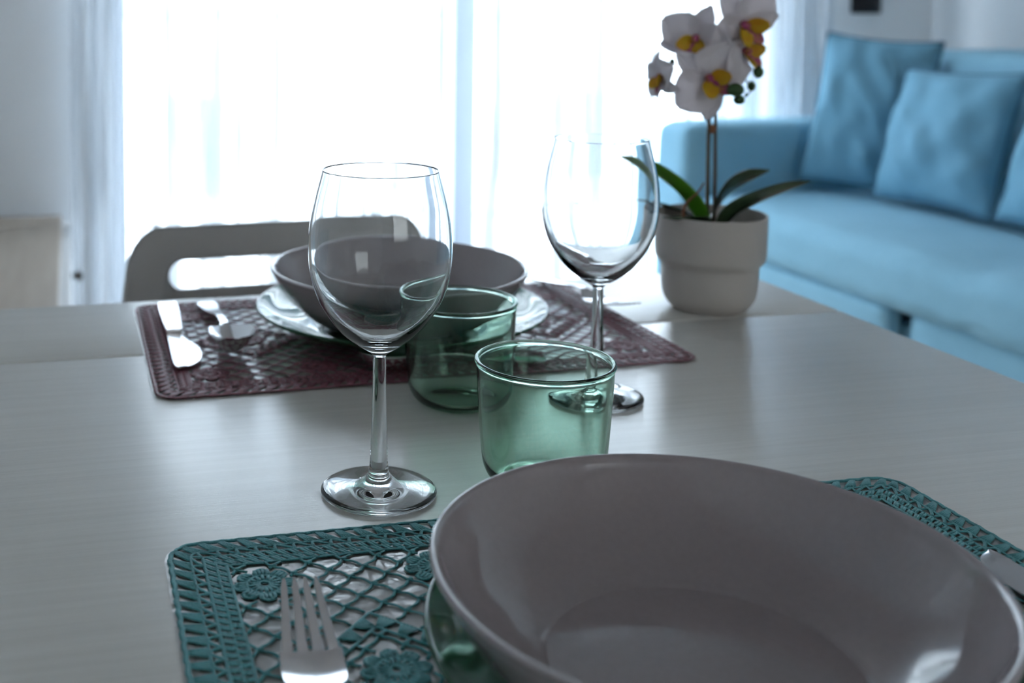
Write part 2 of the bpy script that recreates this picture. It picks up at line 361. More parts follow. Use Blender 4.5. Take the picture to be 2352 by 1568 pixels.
# ------------------------------------------------------------------ placemats
MW, MD = .414, .254
def lace_mesh():
    """crocheted strands as raised cords: scalloped border, solid band, net, flowers, fans"""
    bm = bmesh.new(); R = .016
    def warp(x, y):
        cxn = min(max(x, R), MW - R); cyn = min(max(y, R), MD - R)
        a, b = x - cxn, y - cyn
        if abs(a) > 1e-9 and abs(b) > 1e-9:
            m = max(abs(a), abs(b)); h = math.hypot(a, b); a, b = a * m / h, b * m / h
        return cxn + a, cyn + b
    def strand(pts, r=.0009, z=.0006, closed=False, n=5, flat=.48):
        P = [(*warp(x, y), z) for x, y in pts]
        if len(P) < 2: return
        tube(bm, P, r, n=n, flat=flat, closed=closed)
    corners = [(0, 0), (MW, 0), (MW, MD), (0, MD)]
    def side(k, s, o):
        ax, ay = corners[k]; bx, by = corners[(k + 1) % 4]
        L = math.hypot(bx - ax, by - ay); dx, dy = (bx - ax) / L, (by - ay) / L
        nx, ny = -dy, dx
        t = o + s * (L - 2 * o)
        return ax + dx * t + nx * o, ay + dy * t + ny * o
    def loop(o, r, wav=0.0, per=.009, z=.0006):
        pts = []
        for k in range(4):
            L = MW if k % 2 == 0 else MD
            n = int(L / .003)
            for i in range(n):
                s = i / n
                pts.append(side(k, s, o + wav * math.sin(s * L / per * 2 * PI)))
        strand(pts, r, z, closed=True)
    loop(.0016, .0014, .0004, .0095); loop(.0112, .0009); loop(.0172, .0010); loop(.0226, .0009); loop(.0274, .0011)
    for k in range(4):
        L = MW if k % 2 == 0 else MD
        n = int(L / .0100)
        for i in range(n):
            s0, s1 = i / n, (i + 1) / n; sm = (s0 + s1) / 2; w = s1 - s0
            # fans: wide at the edge, narrow inside
            for j in range(5):
                q = (j - 2) / 2
                strand([side(k, sm + q * w * .09, .0022), side(k, sm + q * w * .20, .0066), side(k, sm + q * w * .33, .0112)], .00095)
            # arches under the fans
            arc = [side(k, s0 + w * (j / 8), .0166 - .0052 * math.sin(PI * j / 8)) for j in range(9)]
            strand(arc, .0010)
        n = int(L / .0062)
        for i in range(n):
            s_ = (i + .5) / n
            for d_ in (-.17, .17):
                strand([side(k, s_ + d_ / n, .0172), side(k, s_ + (d_ + .1) / n, .0226)], .00095)
                strand([side(k, s_ + (.5 + d_) / n, .0226), side(k, s_ + (.4 + d_) / n, .0274)], .00095)
    # flowers
    A = []; 
    px = .0823
    for i in range(5): 
        for yy in (.0485, .0485 + .157): A.append((.0425 + i * px, yy))
    B = [(.0425 + px * (i + .5), .0905 + .0365) for i in range(4)]
    B = [(x, MD / 2) for x, _ in B]
    def inside(x, y, m=.0274): return m <= x <= MW - m and m <= y <= MD - m
    def flower(cx, cy, R):
        strand([(cx + .19 * R * math.cos(a * PI / 8), cy + .19 * R * math.sin(a * PI / 8)) for a in range(16)], .0010, closed=True)
        strand([(cx + .60 * R * math.cos(a * PI / 16), cy + .60 * R * math.sin(a * PI / 16)) for a in range(32)], .0010, closed=True)
        for a in range(16):
            c, s = math.cos(a * PI / 8), math.sin(a * PI / 8)
            strand([(cx + .2 * R * c, cy + .2 * R * s), (cx + .6 * R * c, cy + .6 * R * s)], .00105)
        for a in range(8):
            t0 = a * PI / 4
            for w in (-.30, -.10, .10, .30):
                strand([(cx + .6 * R * math.cos(t0 + w * 1.1), cy + .6 * R * math.sin(t0 + w * 1.1)), (cx + 1.0 * R * math.cos(t0 + w * .7), cy + 1.0 * R * math.sin(t0 + w * .7))], .0010)
            arc = [(cx + R * (.62 + .42 * math.sin(PI * j / 8) ** .6) * math.cos(t0 + (j / 8 - .5) * .74), cy + R * (.62 + .42 * math.sin(PI * j / 8) ** .6) * math.sin(t0 + (j / 8 - .5) * .74)) for j in range(9)]
            strand(arc, .0010)
    for c in A + B: flower(*c, .0138)
    # fan rings around the middle flowers, in a diamond
    for (cx0, cy0) in B:
        for q in range(4):
            for k in range(5):
                t = (k + .5) / 5
                a0 = q * PI / 2; a1 = a0 + PI / 2
                D = .0385
                bx = cx0 + D * (math.cos(a0) * (1 - t) + math.cos(a1) * t); by = cy0 + D * (math.sin(a0) * (1 - t) + math.sin(a1) * t)
                ang = a0 + PI / 4; nx, ny = math.cos(ang), math.sin(ang); tx, ty = -ny, nx
                for j in range(5):
                    w = (j - 2) / 2 * .0038
                    strand([(bx + tx * w * .2 - nx * .0042, by + ty * w * .2 - ny * .0042), (bx + tx * w + nx * .0042, by + ty * w + ny * .0042)], .0011)
            e0 = (cx0 + .0328 * math.cos(q * PI / 2), cy0 + .0328 * math.sin(q * PI / 2)); e1 = (cx0 + .0328 * math.cos((q + 1) * PI / 2), cy0 + .0328 * math.sin((q + 1) * PI / 2))
            strand([e0, ((e0[0] + e1[0]) / 2, (e0[1] + e1[1]) / 2), e1], .0010)
            e0 = (cx0 + .0445 * math.cos(q * PI / 2), cy0 + .0445 * math.sin(q * PI / 2)); e1 = (cx0 + .0445 * math.cos((q + 1) * PI / 2), cy0 + .0445 * math.sin((q + 1) * PI / 2))
            strand([e0, ((e0[0] + e1[0]) / 2, (e0[1] + e1[1]) / 2), e1], .0010)
    # the net: two families of wavy diagonal cords, broken where flowers sit
    pitch = .0122
    def free(x, y):
        if not inside(x, y): return False
        for c in A + B:
            if (x - c[0]) ** 2 + (y - c[1]) ** 2 < .0142 ** 2: return False
        for c in B:
            dd = abs(x - c[0]) + abs(y - c[1])
            if .0330 < dd < .0445: return False
        return True
    knots = []
    for fam in (1, -1):
        k0 = -60
        for k in range(k0, 90):
            off = k * pitch * 1.4142
            run = []; step = .0021
            n = int(MD * 1.4142 / step)
            for i in range(n):
                t = i * step; y = t / 1.4142
                x = off + fam * y + (MD if fam < 0 else 0)
                w = .0005 * math.sin(t / pitch * 2 * PI)
                xx, yy = x + w, y - w * fam
                if free(xx, yy): run.append((xx, yy))
                else:
                    if len(run) > 2: strand(run, .0009)
                    run = []
            if len(run) > 2: strand(run, .0009)
    # knots where cords cross
    nu = int(MW / (pitch * .7071)) + 2
    for i in range(-90, 90):
        for j in range(-90, 90):
            # crossing of x = a + y and x = b - y + MD
            a = i * pitch * 1.4142; b = j * pitch * 1.4142
            y = (b + MD - a) / 2; x = a + y
            if free(x, y) and free(x + .002, y) and free(x - .002, y):
                strand([(x - .0015, y), (x - .0005, y + .0002), (x + .0005, y + .0002), (x + .0015, y)], .0011, z=.0008, n=6)
    me = bpy.data.meshes.new('lace'); bm.to_mesh(me); bm.free()
    for p in me.polygons: p.use_smooth = True
    return me
LACE = lace_mesh()
def placemat(label, x, y, mat, rotz=0.0):
    t = thing('placemat', label, 'placemat', (x, y, TZ), rotz)
    bm = bmesh.new(); o = .0010; pts = []
    for (px_, py_, a0) in ((MW + o - .017, MD + o - .017, 0), (-o + .017, MD + o - .017, 90), (-o + .017, -o + .017, 180), (MW + o - .017, -o + .017, 270)):
        for k in range(9):
            a = math.radians(a0 + k * 11.25); pts.append((px_ + .017 * math.cos(a), py_ + .017 * math.sin(a)))
    vs = [bm.verts.new((a, b, .0006)) for a, b in pts]; bm.faces.new(vs)
    finish('clear_backing', bm, M['film'], t, smooth=False)
    me = LACE.copy(); me.materials.append(mat)
    l = bpy.data.objects.new('lace', me); COL.objects.link(l); l.parent = t; l.location = (0, 0, .0007)
    return t
placemat('teal crocheted lace placemat under the nearest mauve bowl', .041, .5515 - MD, M['teal'], -.008)
placemat('purple crocheted lace placemat at the far side of the table', .0545, .7640, M['purple'], .004)
MZ = TZ + .0030      # top of a mat
# ------------------------------------------------------------------ bowls and plates
def bowl_mesh():
    outer = [(0, .0012), (.046, .0012), (.0485, .0), (.051, .0010), (.060, .0040), (.075, .0120), (.0895, .0260), (.0990, .0415), (.1020, .0478)]
    rim = [(.1031, .0500), (.1028, .0512), (.1016, .0517), (.1003, .0510), (.0993, .0494)]
    inner = [(.0962, .0425), (.0870, .0278), (.0740, .0165), (.0645, .0112), (.0605, .0096), (.0585, .0086), (.0560, .0084), (.035, .0083), (0, .0083)]
    prof = catmull(outer[2:] + rim + inner, 4)
    return lathe([(r * 1.018, z * .97) for r, z in [outer[0], outer[1]] + prof], 128)
def plate_mesh():
    outer = [(0, .0014), (.064, .0014), (.0665, 0), (.070, .0006), (.084, .0036), (.099, .0088), (.112, .0148), (.1185, .0180)]
    rim = [(.1203, .0194), (.1204, .0207), (.1190, .0212)]
    inner = [(.1165, .0203), (.108, .0170), (.096, .0118), (.082, .0074), (.068, .0054), (.03, .0052), (0, .0052)]
    prof = catmull(outer[2:] + rim + inner, 4)
    return lathe([outer[0], outer[1]] + prof, 128)
def lay(name, bm, mat, label, cat, loc, group=None):
    o = finish(name, bm, mat, loc=loc); return tag(o, label, cat, group)
pl = lay('plate', plate_mesh(), M['plate'], 'green glass plate under the nearest mauve bowl, on the teal placemat', 'plate', (.2510, .3855, MZ), 'green glass plates')
p2 = pl.copy(); COL.objects.link(p2); p2.location = (.2665, .8940, MZ); p2['label'] = 'green glass plate under the far mauve bowl, on the purple placemat'
bw = lay('bowl', bowl_mesh(), M['bowl'], 'glossy mauve bowl in front, stacked on a green plate over teal lace', 'bowl', (.2335, .3757, MZ + .0057), 'mauve bowls')
b2 = bw.copy(); COL.objects.link(b2); b2.location = (.2610, .8830, MZ + .0057); b2['label'] = 'glossy mauve bowl on the purple placemat in front of the grey chair'
# ------------------------------------------------------------------ wine glasses
def wine_glass(label, loc):
    t = thing('wine_glass', label, 'wine glass', loc, group='wine glasses')
    outer = [(.0036, .0740), (.0038, .0776), (.0066, .0800), (.0126, .0838), (.0215, .0908), (.0290, .1004), (.0347, .1105), (.0384, .1235),
             (.03945, .1370), (.0388, .1488), (.0370, .1590), (.0345, .1695), (.0322, .1785)]
    rim = [(.0320, .1797), (.03145, .1800), (.0311, .1795)]
    inner = [(.0312, .1785), (.0335, .1695), (.0360, .1590), (.0377, .1488), (.0383, .1370), (.0372, .1240), (.0334, .1115), (.0276, .1018), (.0198, .0930), (.0110, .0868), (.0045, .0845), (0, .0842)]
    foot = [(0, .0004), (.027, .0004), (.0306, .0), (.0317, .0006), (.03205, .0014), (.0317, .0022), (.0290, .0030), (.0200, .0045), (.0115, .0066), (.0070, .0095), (.0055, .0135), (.0049, .020), (.0044, .034), (.0039, .052), (.00365, .066)]
    prof = foot[:3] + catmull(foot[2:] + outer + rim + inner, 4)[1:]
    prof = [(max(r, 0), z) for r, z in prof]
    finish('glass_body', lathe(prof, 128), M['clear'], t)
    return t
g1 = wine_glass('clear wine glass with no mat under it, nearest the teal placemat', (.1641, .5913, TZ + .0001))
g2 = copy_tree(g1); g2.location = (.3516, .7080, TZ + .0001); g2['label'] = 'clear wine glass standing behind the green tumblers near the orchid'
# ------------------------------------------------------------------ tumblers
def tumbler_mesh():
    outer = [(0, .0008), (.018, .0008), (.0215, .0), (.0255, .0008), (.0302, .0040), (.0334, .0095), (.0349, .0170), (.0364, .034), (.0377, .054), (.0383, .0670)]
    rim = [(.0389, .0686), (.0393, .0698), (.0390, .0709), (.0380, .0713), (.0370, .0708), (.0367, .0696)]
    inner = [(.0366, .0680), (.0361, .054), (.0348, .034), (.0333, .0175), (.0317, .0110), (.0285, .0065), (.0235, .0042), (.012, .0036), (0, .0036)]
    return lathe(outer[:2] + catmull(outer[2:] + rim + inner, 4), 112)
t1 = lay('tumbler', tumbler_mesh(), M['green'], 'pale green tumbler just behind the nearest mauve bowl', 'tumbler', (.2583, .5834, TZ + .0001), 'green tumblers')
t2 = t1.copy(); COL.objects.link(t2); t2.location = (.2560, .7205, TZ + .0001); t2['label'] = 'green tumbler at the front edge of the purple placemat, behind the other tumbler'
# ------------------------------------------------------------------ cutlery
def sweep_plate(bm, rows, th):
    """rows: (y, half_width, z, dish): a bent metal strip, dish = how far the edges rise"""
    top, bot = [], []; NX = 8
    for y, w, z, d in rows:
        top.append([bm.verts.new((w * (2 * i / NX - 1), y, z + th + d * (2 * i / NX - 1) ** 2)) for i in range(NX + 1)])
        bot.append([bm.verts.new((w * (2 * i / NX - 1), y, z + d * (2 * i / NX - 1) ** 2)) for i in range(NX + 1)])
    for a, b in zip(range(len(rows) - 1), range(1, len(rows))):
        for i in range(NX):
            bm.faces.new((top[a][i], top[a][i + 1], top[b][i + 1], top[b][i])); bm.faces.new((bot[a][i], bot[b][i], bot[b][i + 1], bot[a][i + 1]))
        bm.faces.new((top[a][0], top[b][0], bot[b][0], bot[a][0])); bm.faces.new((top[a][NX], bot[a][NX], bot[b][NX], top[b][NX]))
    for r in (0, -1):
        for i in range(NX): bm.faces.new((top[r][i], top[r][i + 1], bot[r][i + 1], bot[r][i]))
    return bm
def fork_mesh():
    """tines towards +y, handle towards -y"""
    bm = bmesh.new(); th = .0018
    hz = lambda y: .0075 * math.exp(-((y + .005) / .030) ** 2) if y < .01 else 0
    rows = catmull([(-.120, .0030, .0012, 0), (-.118, .0078, .0010, 0), (-.110, .0090, .0012, 0), (-.080, .0070, .0022, 0), (-.045, .0040, .0060, 0), (-.020, .0034, .0098, 0),
                    (-.010, .0042, .0092, .0001), (-.003, .0075, .0062, .0006), (.004, .0116, .0036, .0012), (.012, .0128, .0030, .0012), (.018, .0128, .0038, .0010), (.024, .0127, .0052, .0008)], 5)
    sweep_plate(bm, rows, th)
    ws = .0126
    for k in range(4):
        c0 = (-1.5 + k) * (2 * ws / 4) ; c1 = (-1.5 + k) * (2 * .0093 / 4)
        tr = []
        for s in range(9):
            u = s / 8; y = .0236 + u * .042
            z = .0051 + .0100 * u ** 1.15 + .0007 * ((c0 / ws) ** 2) * (1 - u)
            w = (.0023 - .0010 * u) if s < 8 else .0006
            tr.append((y, w, z, c0 + (c1 - c0) * u))
        top = [[bm.verts.new((c + sx * w, y, z + th * (1 - .3 * i / 8))) for sx in (-1, 1)] for i, (y, w, z, c) in enumerate(tr)]
        bot = [[bm.verts.new((c + sx * w, y, z)) for sx in (-1, 1)] for (y, w, z, c) in tr]
        for i in range(8):
            a, b, c_, d = top[i], top[i + 1], bot[i], bot[i + 1]
            bm.faces.new((a[0], a[1], b[1], b[0])); bm.faces.new((c_[0], d[0], d[1], c_[1]))
            bm.faces.new((a[0], b[0], d[0], c_[0])); bm.faces.new((a[1], c_[1], d[1], b[1]))
        bm.faces.new((top[8][0], top[8][1], bot[8][1], bot[8][0])); bm.faces.new((top[0][0], bot[0][0], bot[0][1], top[0][1]))
    return bm
def knife_mesh():
    """blade towards +y"""
    bm = bmesh.new()
    hl = catmull([(-.090, .0035, .0010, 0), (-.088, .0075, .0004, 0), (-.070, .0085, .0, 0), (-.030, .0075, .0, 0), (-.003, .0062, .0004, 0), (0, .0060, .0008, 0)], 5)
    sweep_plate(bm, hl, .0050)
    return bm
def blade_mesh(L, W):
    bm = bmesh.new(); out = []
    pts = catmull([(.0, -.0055, .0055), (.012, -.0075, .0060), (L * .45, -W * .62, .0062), (L * .75, -W * .60, .0062), (L * .93, -W * .30, .0058), (L, .0030, .0040)], 5)
    a = [[bm.verts.new((x0 * (1 - i / 4) + x1 * i / 4, y, .0016 + .0012 * (i / 4))) for i in range(5)] for y, x0, x1 in pts]
    b = [[bm.verts.new((x0 * (1 - i / 4) + x1 * i / 4, y, .0012)) for i in range(5)] for y, x0, x1 in pts]
    for r in range(len(pts) - 1):
        for i in range(4):
            bm.faces.new((a[r][i], a[r][i + 1], a[r + 1][i + 1], a[r + 1][i])); bm.faces.new((b[r][i], b[r + 1][i], b[r + 1][i + 1], b[r][i + 1]))
        bm.faces.new((a[r][0], a[r + 1][0], b[r + 1][0], b[r][0])); bm.faces.new((a[r][4], b[r][4], b[r + 1][4], a[r + 1][4]))
    for r in (0, -1):
        for i in range(4): bm.faces.new((a[r][i], a[r][i + 1], b[r][i + 1], b[r][i]))
    return bm
def knife(label, loc, rotz, L=.085, W=.019, mirror=1):
    t = thing('table_knife', label, 'knife', loc, rotz, 'table cutlery')
    finish('handle', knife_mesh(), M['steel'], t, sharp=.7)
    bm = blade_mesh(L, W)
    if mirror < 0:
        for v in bm.verts: v.co.x *= -1
    finish('blade', bm, M['steel'], t, sharp=.7)
    return t
def spoon_mesh(s=1.0):
    """bowl towards +y, resting on its keel; handle arches away to -y"""
    bm = bmesh.new()
    rows = catmull([(-.120, .0030, .0012, 0), (-.118, .0078, .0010, 0), (-.108, .0088, .0014, 0), (-.075, .0062, .0045, 0), (-.035, .0034, .0110, 0), (-.012, .0032, .0118, .0002),
                    (-.003, .0040, .0105, .0010), (.004, .0085, .0080, .0040), (.014, .0150, .0036, .0115), (.026, .0185, .0004, .0158), (.038, .0185, .0004, .0160), (.050, .0152, .0050, .0120), (.058, .0100, .0120, .0058), (.0615, .0032, .0172, .0008)], 5)
    sweep_plate(bm, rows, .0014)
    for v in bm.verts: v.co *= s
    return bm
def at(o, loc, rotz): o.location = loc; o.rotation_euler = (0, 0, rotz); return o
f1 = finish('fork', fork_mesh(), M['steel'], sharp=.9)
at(f1, (.0893, .4060, MZ), -.09)
tag(f1, 'steel fork lying on the teal placemat left of the mauve bowl', 'fork', 'table cutlery')
f2 = f1.copy(); COL.objects.link(f2); at(f2, (.4560, .9330, MZ), PI + .13)
f2['label'] = 'steel fork lying on the right edge of the purple placemat'
knife('steel knife at the right edge of the teal placemat, partly hidden by the bowl', (.4270, .367, MZ), -.03)
knife('steel knife on the left edge of the purple placemat, blade shining white', (.0800, .9085, MZ), PI - .02, .088, .026)
s1 = finish('spoon', spoon_mesh(.95), M['steel'], sharp=.9); at(s1, (.1190, .8890, MZ), PI + .02)
tag(s1, 'steel spoon beside the knife on the purple placemat', 'spoon', 'table cutlery')
s2 = finish('spoon', spoon_mesh(.80), M['steel'], sharp=.9); at(s2, (.2520, .7880, MZ), PI / 2 - .02)
tag(s2, 'small steel spoon lying across the front of the purple placemat behind the tumblers', 'spoon', 'table cutlery')
# ------------------------------------------------------------------ chair
ch = thing('dining_chair', 'grey plastic chair with a slotted back at the far side of the table', 'chair', (.2455, 1.30, 0))
def rrect(x0, z0, x1, z1, r, n=10):
    p = []
    for (cx_, cz_, a0) in ((x1 - r, z1 - r, 0), (x0 + r, z1 - r, 90), (x0 + r, z0 + r, 180), (x1 - r, z0 + r, 270)):
        for k in range(n + 1):
            a = math.radians(a0 + 90 * k / n); p.append((cx_ + r * math.cos(a), cz_ + r * math.sin(a)))
    return p
# back panel: rings of quads between the outer outline, tapering upward, and the rounded hand slot
def dense(p, n=8):
    out = []
    for i in range(len(p)):
        a, b = p[i], p[(i + 1) % len(p)]
        out.append(a)
        if i % 11 == 10: out += [(a[0] + (b[0] - a[0]) * k / n, a[1] + (b[1] - a[1]) * k / n) for k in range(1, n)]
    return out
outer = dense(rrect(-.224, .44, .224, .756, .044))
outer = [(x * (1 - .205 * (z - .44) / .316), z) for x, z in outer]
slot = dense(rrect(-.137, .6830, .137, .7165, .0166))
bm = bmesh.new(); NR = 7; rings = []
for r in range(NR + 1):
    t = r / NR; ring = []
    for (xo, zo), (xi, zi) in zip(outer, slot):
        x, z = xo + (xi - xo) * t, zo + (zi - zo) * t
        ring.append(bm.verts.new((x, .10 * (z - .70) - .35 * x * x + .01, z)))
    rings.append(ring)
for a_, b_ in zip(rings, rings[1:]):
    for i in range(len(a_)):
        j = (i + 1) % len(a_); bm.faces.new((a_[i], a_[j], b_[j], b_[i]))
o = finish('backrest', bm, M['chair'], ch, sharp=.8); solid(o, .010)
bm = bmesh.new()
def seatf(u, v):
    x = (u - .5) * .41; y = -.40 + v * .40
    return (x * (1 - .06 * v), y, .445 - .012 * math.cos(min(abs(u - .5) * 2, 1) * PI / 2) * math.sin(PI * min(max(v, 0), 1)) - .02 * max(0, .12 - v) / .12)
grid(bm, 16, 16, seatf); o = finish('seat', bm, M['chair'], ch); solid(o, .010, -1)
for sx in (-1, 1):
    for (ya, yb) in ((-.33, -.37), (-.06, .05)):
        bm = bmesh.new(); tube(bm, [(sx * .165, ya, .436), (sx * .19, yb, 0)], .011, 12); finish('leg', bm, M['chrome'], ch)
# ------------------------------------------------------------------ orchid
ox, oy = .5586, .9070
oc = thing('potted_orchid', 'white orchid with yellow lips in a stepped taupe pot on the table corner', 'potted plant', (ox, oy, TZ), -TH)
pot = [(0, .0005), (.028, .0005), (.0300, 0), (.0318, .0010), (.0345, .0035), (.0393, .0105), (.0413, .0190), (.0420, .0300), (.0424, .0395), (.0436, .0420), (.0460, .0446), (.0476, .0478), (.0481, .0540), (.0484, .0700), (.0486, .0835)]
potr = [(.0486, .0855), (.0479, .0864), (.0470, .0860), (.0466, .0850)]
poti = [(.0462, .0700), (.0458, .056), (.0440, .050), (.0, .050)]
finish('pot', lathe(pot[:2] + catmull(pot[2:] + potr, 3) + poti, 96), M['pot'], oc)
bm = bmesh.new()
def soilf(u, v):
    a = v * 2 * PI; r = u * .0458
    x, y = r * math.cos(a), r * math.sin(a)
    return (x, y, .072 + .006 * noise.noise(Vector((x * 120, y * 120, 0))) - .002 * u)
grid(bm, 10, 40, soilf); bmesh.ops.remove_doubles(bm, verts=bm.verts, dist=1e-5); finish('soil', bm, M['soil'], oc)
K = .000388
def q(u, v, y=0.0):      # photo-like offsets about the stem foot, at a depth y behind or before it
    return Vector(((u - 1640) * K, y, .2652 + (22 - v) * K))
def stem(name, pts, r, mat, n=8):
    bm = bmesh.new(); c = catmull([tuple(p) for p in pts], 5); m = len(c)
    rr = [r[0] + (r[1] - r[0]) * i / (m - 1) for i in range(m)]
    tube(bm, c, rr, n); return finish(name, bm, mat, oc)
stem('flower_stem', [q(1633, 520, 0), q(1632, 420, .001), q(1632, 300, .002), q(1636, 215, .004), q(1643, 120, .006), q(1665, 60, .004), q(1700, 40, 0)], (.0020, .0012), M['stem'])
stem('flower_stem', [q(1651, 520, .004), q(1651, 400, .004), q(1649, 280, .004), q(1650, 215, .002), q(1652, 160, -.002), q(1630, 130, -.006)], (.0018, .0012), M['stem'])
bm = bmesh.new(); tube(bm, catmull([tuple(q(1616, 236, .0)), tuple(q(1626, 262, .001)), tuple(q(1634, 290, .002)), tuple(q(1640, 300, .002))], 4), .0008, 6); ball(bm, q(1640, 290, .003), .0032, 12, 8, (1.3, 1, 1.4))
finish('stem_tie', bm, M['twig'], oc)
def leaf(name, pts, wid, mat, tilt, cup=.25):
    """strap leaf along a spine, width list, tilt = roll of the blade in degrees"""
    c = catmull([tuple(p) for p in pts], 6); m = len(c)
    wid_c = catmull([(w,) for w in wid], max(1, 6 * (len(pts) - 1) // (len(wid) - 1)))
    bm = bmesh.new(); NX = 8; rows = []
    for i, p in enumerate(c):
        p = Vector(p); t = (Vector(c[min(i + 1, m - 1)]) - Vector(c[max(i - 1, 0)])).normalized()
        s = t.cross(Vector((0, 0, 1))).normalized(); u = s.cross(t).normalized()
        rot = Matrix.Rotation(math.radians(tilt), 3, t); s = rot @ s; u = rot @ u
        w = wid_c[min(int(i * (len(wid_c) - 1) / (m - 1)), len(wid_c) - 1)][0]
        rows.append([bm.verts.new(p + s * (w * k) + u * (cup * w * k * k)) for k in [2 * j / NX - 1 for j in range(NX + 1)]])
    for a, b in zip(rows, rows[1:]):
        for k in range(NX): bm.faces.new((a[k], a[k + 1], b[k + 1], b[k]))
    o = finish(name, bm, mat, oc); solid(o, .0009)
    return o
leaf('leaf', [q(1628, 515, -.004), q(1600, 465, -.006), q(1560, 420, -.006), q(1510, 385, -.006), q(1468, 362, -.006), q(1430, 350, -.006)], (.004, .0085, .0085, .0080, .0065, .0008), M['leaf'], 38)
leaf('leaf', [q(1645, 512, .006), q(1665, 478, .012), q(1700, 440, .018), q(1745, 412, .022), q(1797, 393, .024)], (.004, .0125, .0145, .0110, .0010), M['leaf2'], -50)
leaf('leaf', [q(1655, 515, -.006), q(1680, 478, -.012), q(1730, 445, -.020), q(1785, 418, -.026), q(1834, 398, -.030)], (.004, .0125, .0140, .0110, .0012), M['leaf2'], -30)
leaf('leaf', [q(1630, 512, -.012), q(1605, 496, -.020), q(1575, 490, -.026), q(1540, 486, -.030), q(1505, 478, -.034)], (.003, .0085, .0085, .0060, .0008), M['leaf2'], 20)
leaf('leaf', [q(1636, 512, .010), q(1612, 500, .022), q(1575, 488, .032), q(1540, 480, .038), q(1510, 478, .042)], (.003, .0075, .0085, .0060, .0008), M['leaf2'], 12)
stem('aerial_root', [q(1570, 505, -.012), q(1566, 470, -.014), q(1576, 450, -.014), q(1598, 432, -.012), q(1614, 410, -.010)], (.0017, .0007), M['twig'], 6)
def petal_verts(bm, L, W, tip, cup, curl, ang, lift, base=0.0, NU=10, NV=8):
    """one petal from the flower centre; ang about the facing axis, facing = +Z local"""
    def f(u, v):
        s = v * 2 - 1
        w = W * (math.sin(PI * min(u ** tip, 1) * .96 + .06)) ** .75
        x = base + L * u; y = s * w
        z = lift * u * L + cup * (s * s) * w - curl * u * u * L + .03 * L * math.sin(5 * s + 4 * u)
        c, d = math.cos(ang), math.sin(ang)
        return Vector((x * c - y * d, x * d + y * c, z))
    grid(bm, NU, NV, f)
def orient(face, roll):
    z = Vector(face).normalized()
    x = Vector((0, 0, 1)).cross(z)
    if x.length < 1e-3: x = Vector((1, 0, 0))
    x.normalize(); y = z.cross(x)
    m = Matrix((x, y, z)).transposed()
    return m @ Matrix.Rotation(roll, 3, 'Z')
def flower(c, face, roll, s=1.0, cupk=0.0, label=None):
    R = orient(face, roll); bm = bmesh.new()
    for a in (90, 218, 322): petal_verts(bm, .027 * s, .0085 * s, .80, .22, .10 + cupk, math.radians(a), .02 + cupk)
    for a in (12, 168): petal_verts(bm, .027 * s, .0165 * s, .70, .14, .06 + cupk, math.radians(a), .14 + cupk, NV=12)
    for v in bm.verts: v.co = R @ v.co
    o = finish('flower', bm, M['petal'], oc, loc=c); solid(o, .0005)
    bm = bmesh.new()
    def lobe(L, W, ang, lift, up):
        def f(u, v):
            sx = v * 2 - 1; w = W * math.sin(PI * (u * .85 + .1)) ** .8
            x = L * u; y = sx * w; z = .002 + lift * u * L + up * L * u * u + .35 * sx * sx * w
            cc, dd = math.cos(ang), math.sin(ang)
            return Vector((x * cc - y * dd, x * dd + y * cc, z))
        grid(bm, 8, 6, f)
    lobe(.0105 * s, .0056 * s, math.radians(205), .75, .25); lobe(.0105 * s, .0056 * s, math.radians(-25), .75, .25)
    for v in bm.verts: v.co = R @ v.co
    l = finish('lip', bm, M['lip_y'], o); solid(l, .0006)
    bm = bmesh.new(); lobe(.0135 * s, .0040 * s, math.radians(270), .8, -.2)
    ball(bm, (0, .002 * s, .0040 * s), .0030 * s, 12, 8, (.9, .9, 1.3))
    for v in bm.verts: v.co = R @ v.co
    l = finish('lip_centre', bm, M['lip_p'], o); solid(l, .0005)
    return o
flower(q(1693, 50, -.010), (.30, -.88, -.30), .85, 1.42)
flower(q(1700, 112, -.004), (.62, -.76, -.05), .80, 1.22)
flower(q(1592, 82, -.004), (-.50, -.78, -.35), -.45, 1.25)
flower(q(1618, 172, -.014), (-.05, -.95, -.10), .92, 1.38)
flower(q(1522, 172, -.004), (-.97, -.20, -.10), .3, .95, .60)
def bud(u, v, r, y, sq=(1, 1, 1.15)):
    bm = bmesh.new(); ball(bm, q(u, v, y), r * K, 16, 12, sq); return finish('bud', bm, M['bud'], oc)
for b in ((1660, 193, 19, -.032, (1, .9, .8)), (1672, 216, 13, -.028, (1, .9, .85)), (1714, 188, 10, -.012), (1727, 156, 12, -.014), (1541, 134, 6.5, -.002), (1699, 217, 4.5, -.006), (1709, 209, 4, -.006)): bud(*b)
stem('bud_stem', [q(1650, 150, 0), q(1682, 160, -.006), q(1706, 180, -.012), q(1715, 190, -.012), q(1712, 206, -.008), q(1699, 217, -.006)], (.0008, .0005), M['bud'], 6)
stem('bud_stem', [q(1650, 130, 0), q(1690, 140, -.006), q(1727, 156, -.014)], (.0008, .0006), M['bud'], 6)
stem('bud_stem', [q(1652, 165, -.004), q(1655, 185, -.020), q(1662, 200, -.030), q(1672, 216, -.027)], (.0008, .0006), M['bud'], 6)
stem('bud_stem', [q(1640, 120, 0), q(1590, 130, -.002), q(1556, 142, -.002), q(1541, 134, -.002)], (.0008, .0006), M['stem'], 6)
